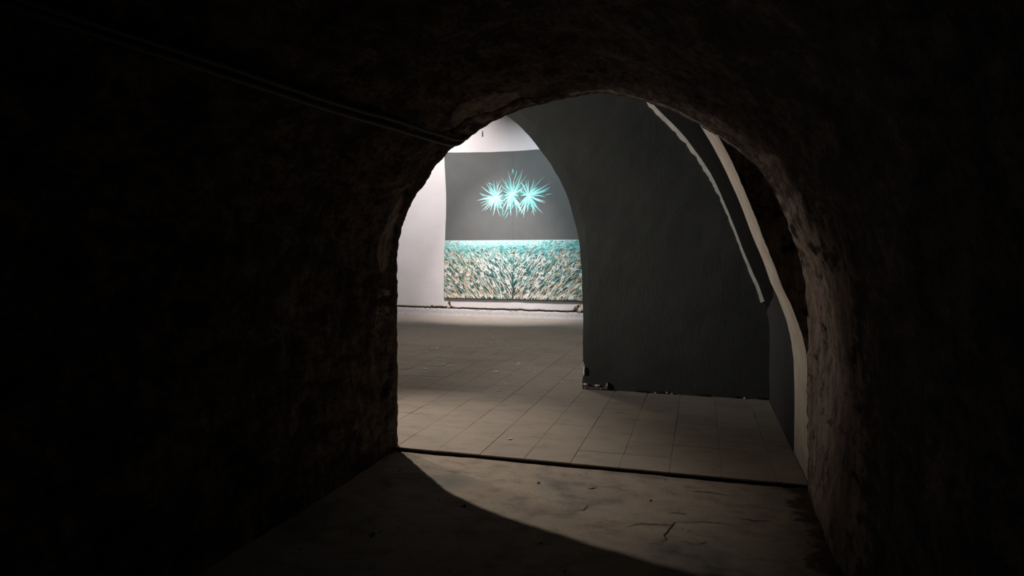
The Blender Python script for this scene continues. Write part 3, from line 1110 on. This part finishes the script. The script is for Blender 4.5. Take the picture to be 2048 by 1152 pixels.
# strings hanging from the canvas corners into the holes
for k, (x, lab) in enumerate(((-5.865, 'thin brown string hanging below the left corner of the mural'), (-2.66, 'thin brown string hanging below the right corner of the mural, by the pier'))):
    bm = bmesh.new()
    pts = [(x + .004 * math.sin(i * 1.3), YB - .026, .40 - .022 * i) for i in range(6)]
    prev = None
    for p in pts:
        ring = [bm.verts.new((p[0] + .006 * math.cos(a), p[1] + .006 * math.sin(a), p[2])) for a in (0, 1.57, 3.14, 4.71)]
        if prev:
            for i in range(4): bm.faces.new((prev[i], prev[(i + 1) % 4], ring[(i + 1) % 4], ring[i]))
        prev = ring
    tag(bm_obj('string', bm, M_STRING), lab, 'string', 'strings below the mural')


# ================================================================== cables along the vault
def tube(name, pts, rad, mat):
    p = resample(pts, .05)
    p = smooth_pts(p, 6)
    bm = bmesh.new()
    prev = None
    n = len(p)
    for i in range(n):
        tng = Vector(p[min(i + 1, n - 1)] - p[max(i - 1, 0)]).normalized()
        a = tng.cross(Vector((0, 0, 1)))
        if a.length < 1e-3: a = Vector((1, 0, 0))
        a.normalize(); b = tng.cross(a)
        c = Vector(p[i])
        ring = [bm.verts.new(c + (a * math.cos(t) + b * math.sin(t)) * rad) for t in [k * math.pi / 5 for k in range(10)]]
        if prev:
            for k in range(10): bm.faces.new((prev[k], prev[(k + 1) % 10], ring[(k + 1) % 10], ring[k]))
        else:
            bm.faces.new(ring[::-1])
        prev = ring
    bm.faces.new(prev)
    return bm_obj(name, bm, mat, smooth=True)


UP = [(-1.68, 4.60, 2.41), (-1.685, 4.565, 2.355), (-1.692, 4.50, 2.335), (-1.712, 4.27, 2.325), (-1.74, 4.03, 2.32), (-1.765, 3.84, 2.318), (-1.78, 3.59, 2.313), (-1.792, 3.42, 2.306), (-1.808, 3.28, 2.296), (-1.832, 2.86, 2.28), (-1.848, 2.40, 2.268), (-1.857, 2.11, 2.26), (-1.868, 1.82, 2.25), (-1.878, 1.5, 2.235), (-1.89, .6, 2.22), (-1.9, -1, 2.21)]
LO = [(-1.73, 4.62, 2.38), (-1.738, 4.58, 2.325), (-1.745, 4.52, 2.305), (-1.768, 4.36, 2.298), (-1.79, 4.14, 2.290), (-1.805, 3.90, 2.283), (-1.815, 3.68, 2.278), (-1.827, 3.47, 2.270), (-1.838, 3.3, 2.262), (-1.858, 2.89, 2.247), (-1.87, 2.41, 2.237), (-1.877, 2.12, 2.228), (-1.885, 1.83, 2.22), (-1.892, 1.5, 2.21), (-1.9, .6, 2.195), (-1.91, -1, 2.185)]
tag(tube('cable', UP, .0145, M_CABLE), 'upper of two dark cables clipped along the left side of the passage vault', 'cable', 'cables along the vault')
tag(tube('cable', LO, .0165, M_CABLE), 'lower of two dark cables running along the left side of the passage vault', 'cable', 'cables along the vault')

# ================================================================== paper scraps on the tiles
SC = [(-3.874, 10.701), (-3.713, 10.518), (-3.648, 10.249), (-3.53, 9.793), (-3.422, 9.931), (-3.273, 9.991), (-3.583, 10.952), (-3.385, 10.277), (-3.308, 10.382), (-3.274, 10.509), (-3.001, 10.024), (-2.957, 10.083), (-2.785, 10.057), (-4.02, 9.47), (-4.08, 9.43), (-3.779, 9.614), (-4.002, 9.026), (-3.585, 8.964), (-3.581, 8.725), (-3.23, 9.253), (-2.847, 9.04), (-2.785, 8.813), (-3.956, 8.553), (-3.844, 8.466), (-3.334, 8.088), (-3.36, 8.02), (-3.221, 8.016), (-3.21, 7.94), (-3.441, 7.719), (-2.495, 7.786), (-2.385, 8.441), (-2.375, 8.34), (-2.119, 8.01), (-2.016, 7.898), (-2.153, 7.072), (-2.125, 6.702), (-1.569, 7.4), (-1.863, 9.156), (-1.483, 4.991)]
r = random.Random(9)
pet = []
for k in range(3):
    V = [(0, 0, .004)]
    n = 9
    for i in range(n):
        a = i * 2 * math.pi / n
        rad = (1, .8, 1.1, .7, 1.05, .9, .75, 1.1, .85)[(i + k * 2) % n]
        V.append((rad * math.cos(a), rad * .7 * math.sin(a), .0015 + .006 * r.random()))
    me = bpy.data.meshes.new('paper_scrap')
    me.from_pydata(V, [], [(0, 1 + i, 1 + (i + 1) % n) for i in range(n)])
    me.update()
    pet.append(me)
variants = {}
order = sorted(range(len(SC)), key=lambda i: SC[i][1])
TENS = ('', '', 'twenty', 'thirty')
ONES = ('', 'first', 'second', 'third', 'fourth', 'fifth', 'sixth', 'seventh', 'eighth', 'ninth', 'tenth', 'eleventh', 'twelfth', 'thirteenth', 'fourteenth', 'fifteenth', 'sixteenth', 'seventeenth', 'eighteenth', 'nineteenth')
ORD = [''] + [ONES[k] if k < 20 else ({20: 'twentieth', 30: 'thirtieth'}.get(k) or TENS[k // 10] + '-' + ONES[k % 10]) for k in range(2, 40)]
for i, (x, y) in enumerate(SC):
    last = i == len(SC) - 1
    blue = last or r.random() < .3
    key = (i % 3, blue)
    if key not in variants:
        me = pet[key[0]].copy()
        me.materials.append(M_SCRAPB if blue else M_SCRAP)
        variants[key] = me
    o = bpy.data.objects.new('paper_scrap', variants[key])
    COL.objects.link(o)
    s = r.uniform(.020, .034) if i not in (13, 24, 26, 30, 28, 29) else .042
    if last: s = .022
    o.location = (x, y, .0022); o.scale = (s, s, 1); o.rotation_euler = (0, 0, r.uniform(0, 6))
    rank = order.index(i)
    what = 'pale blue scrap of paper' if blue else 'small white scrap of paper'
    lab = '%s on the gallery tiles, %s the step' % (what, ORD[rank] + ('nearest' if rank == 0 else ' nearest'))
    tag(o, lab, 'scrap', 'pale scraps on the tiled floor')
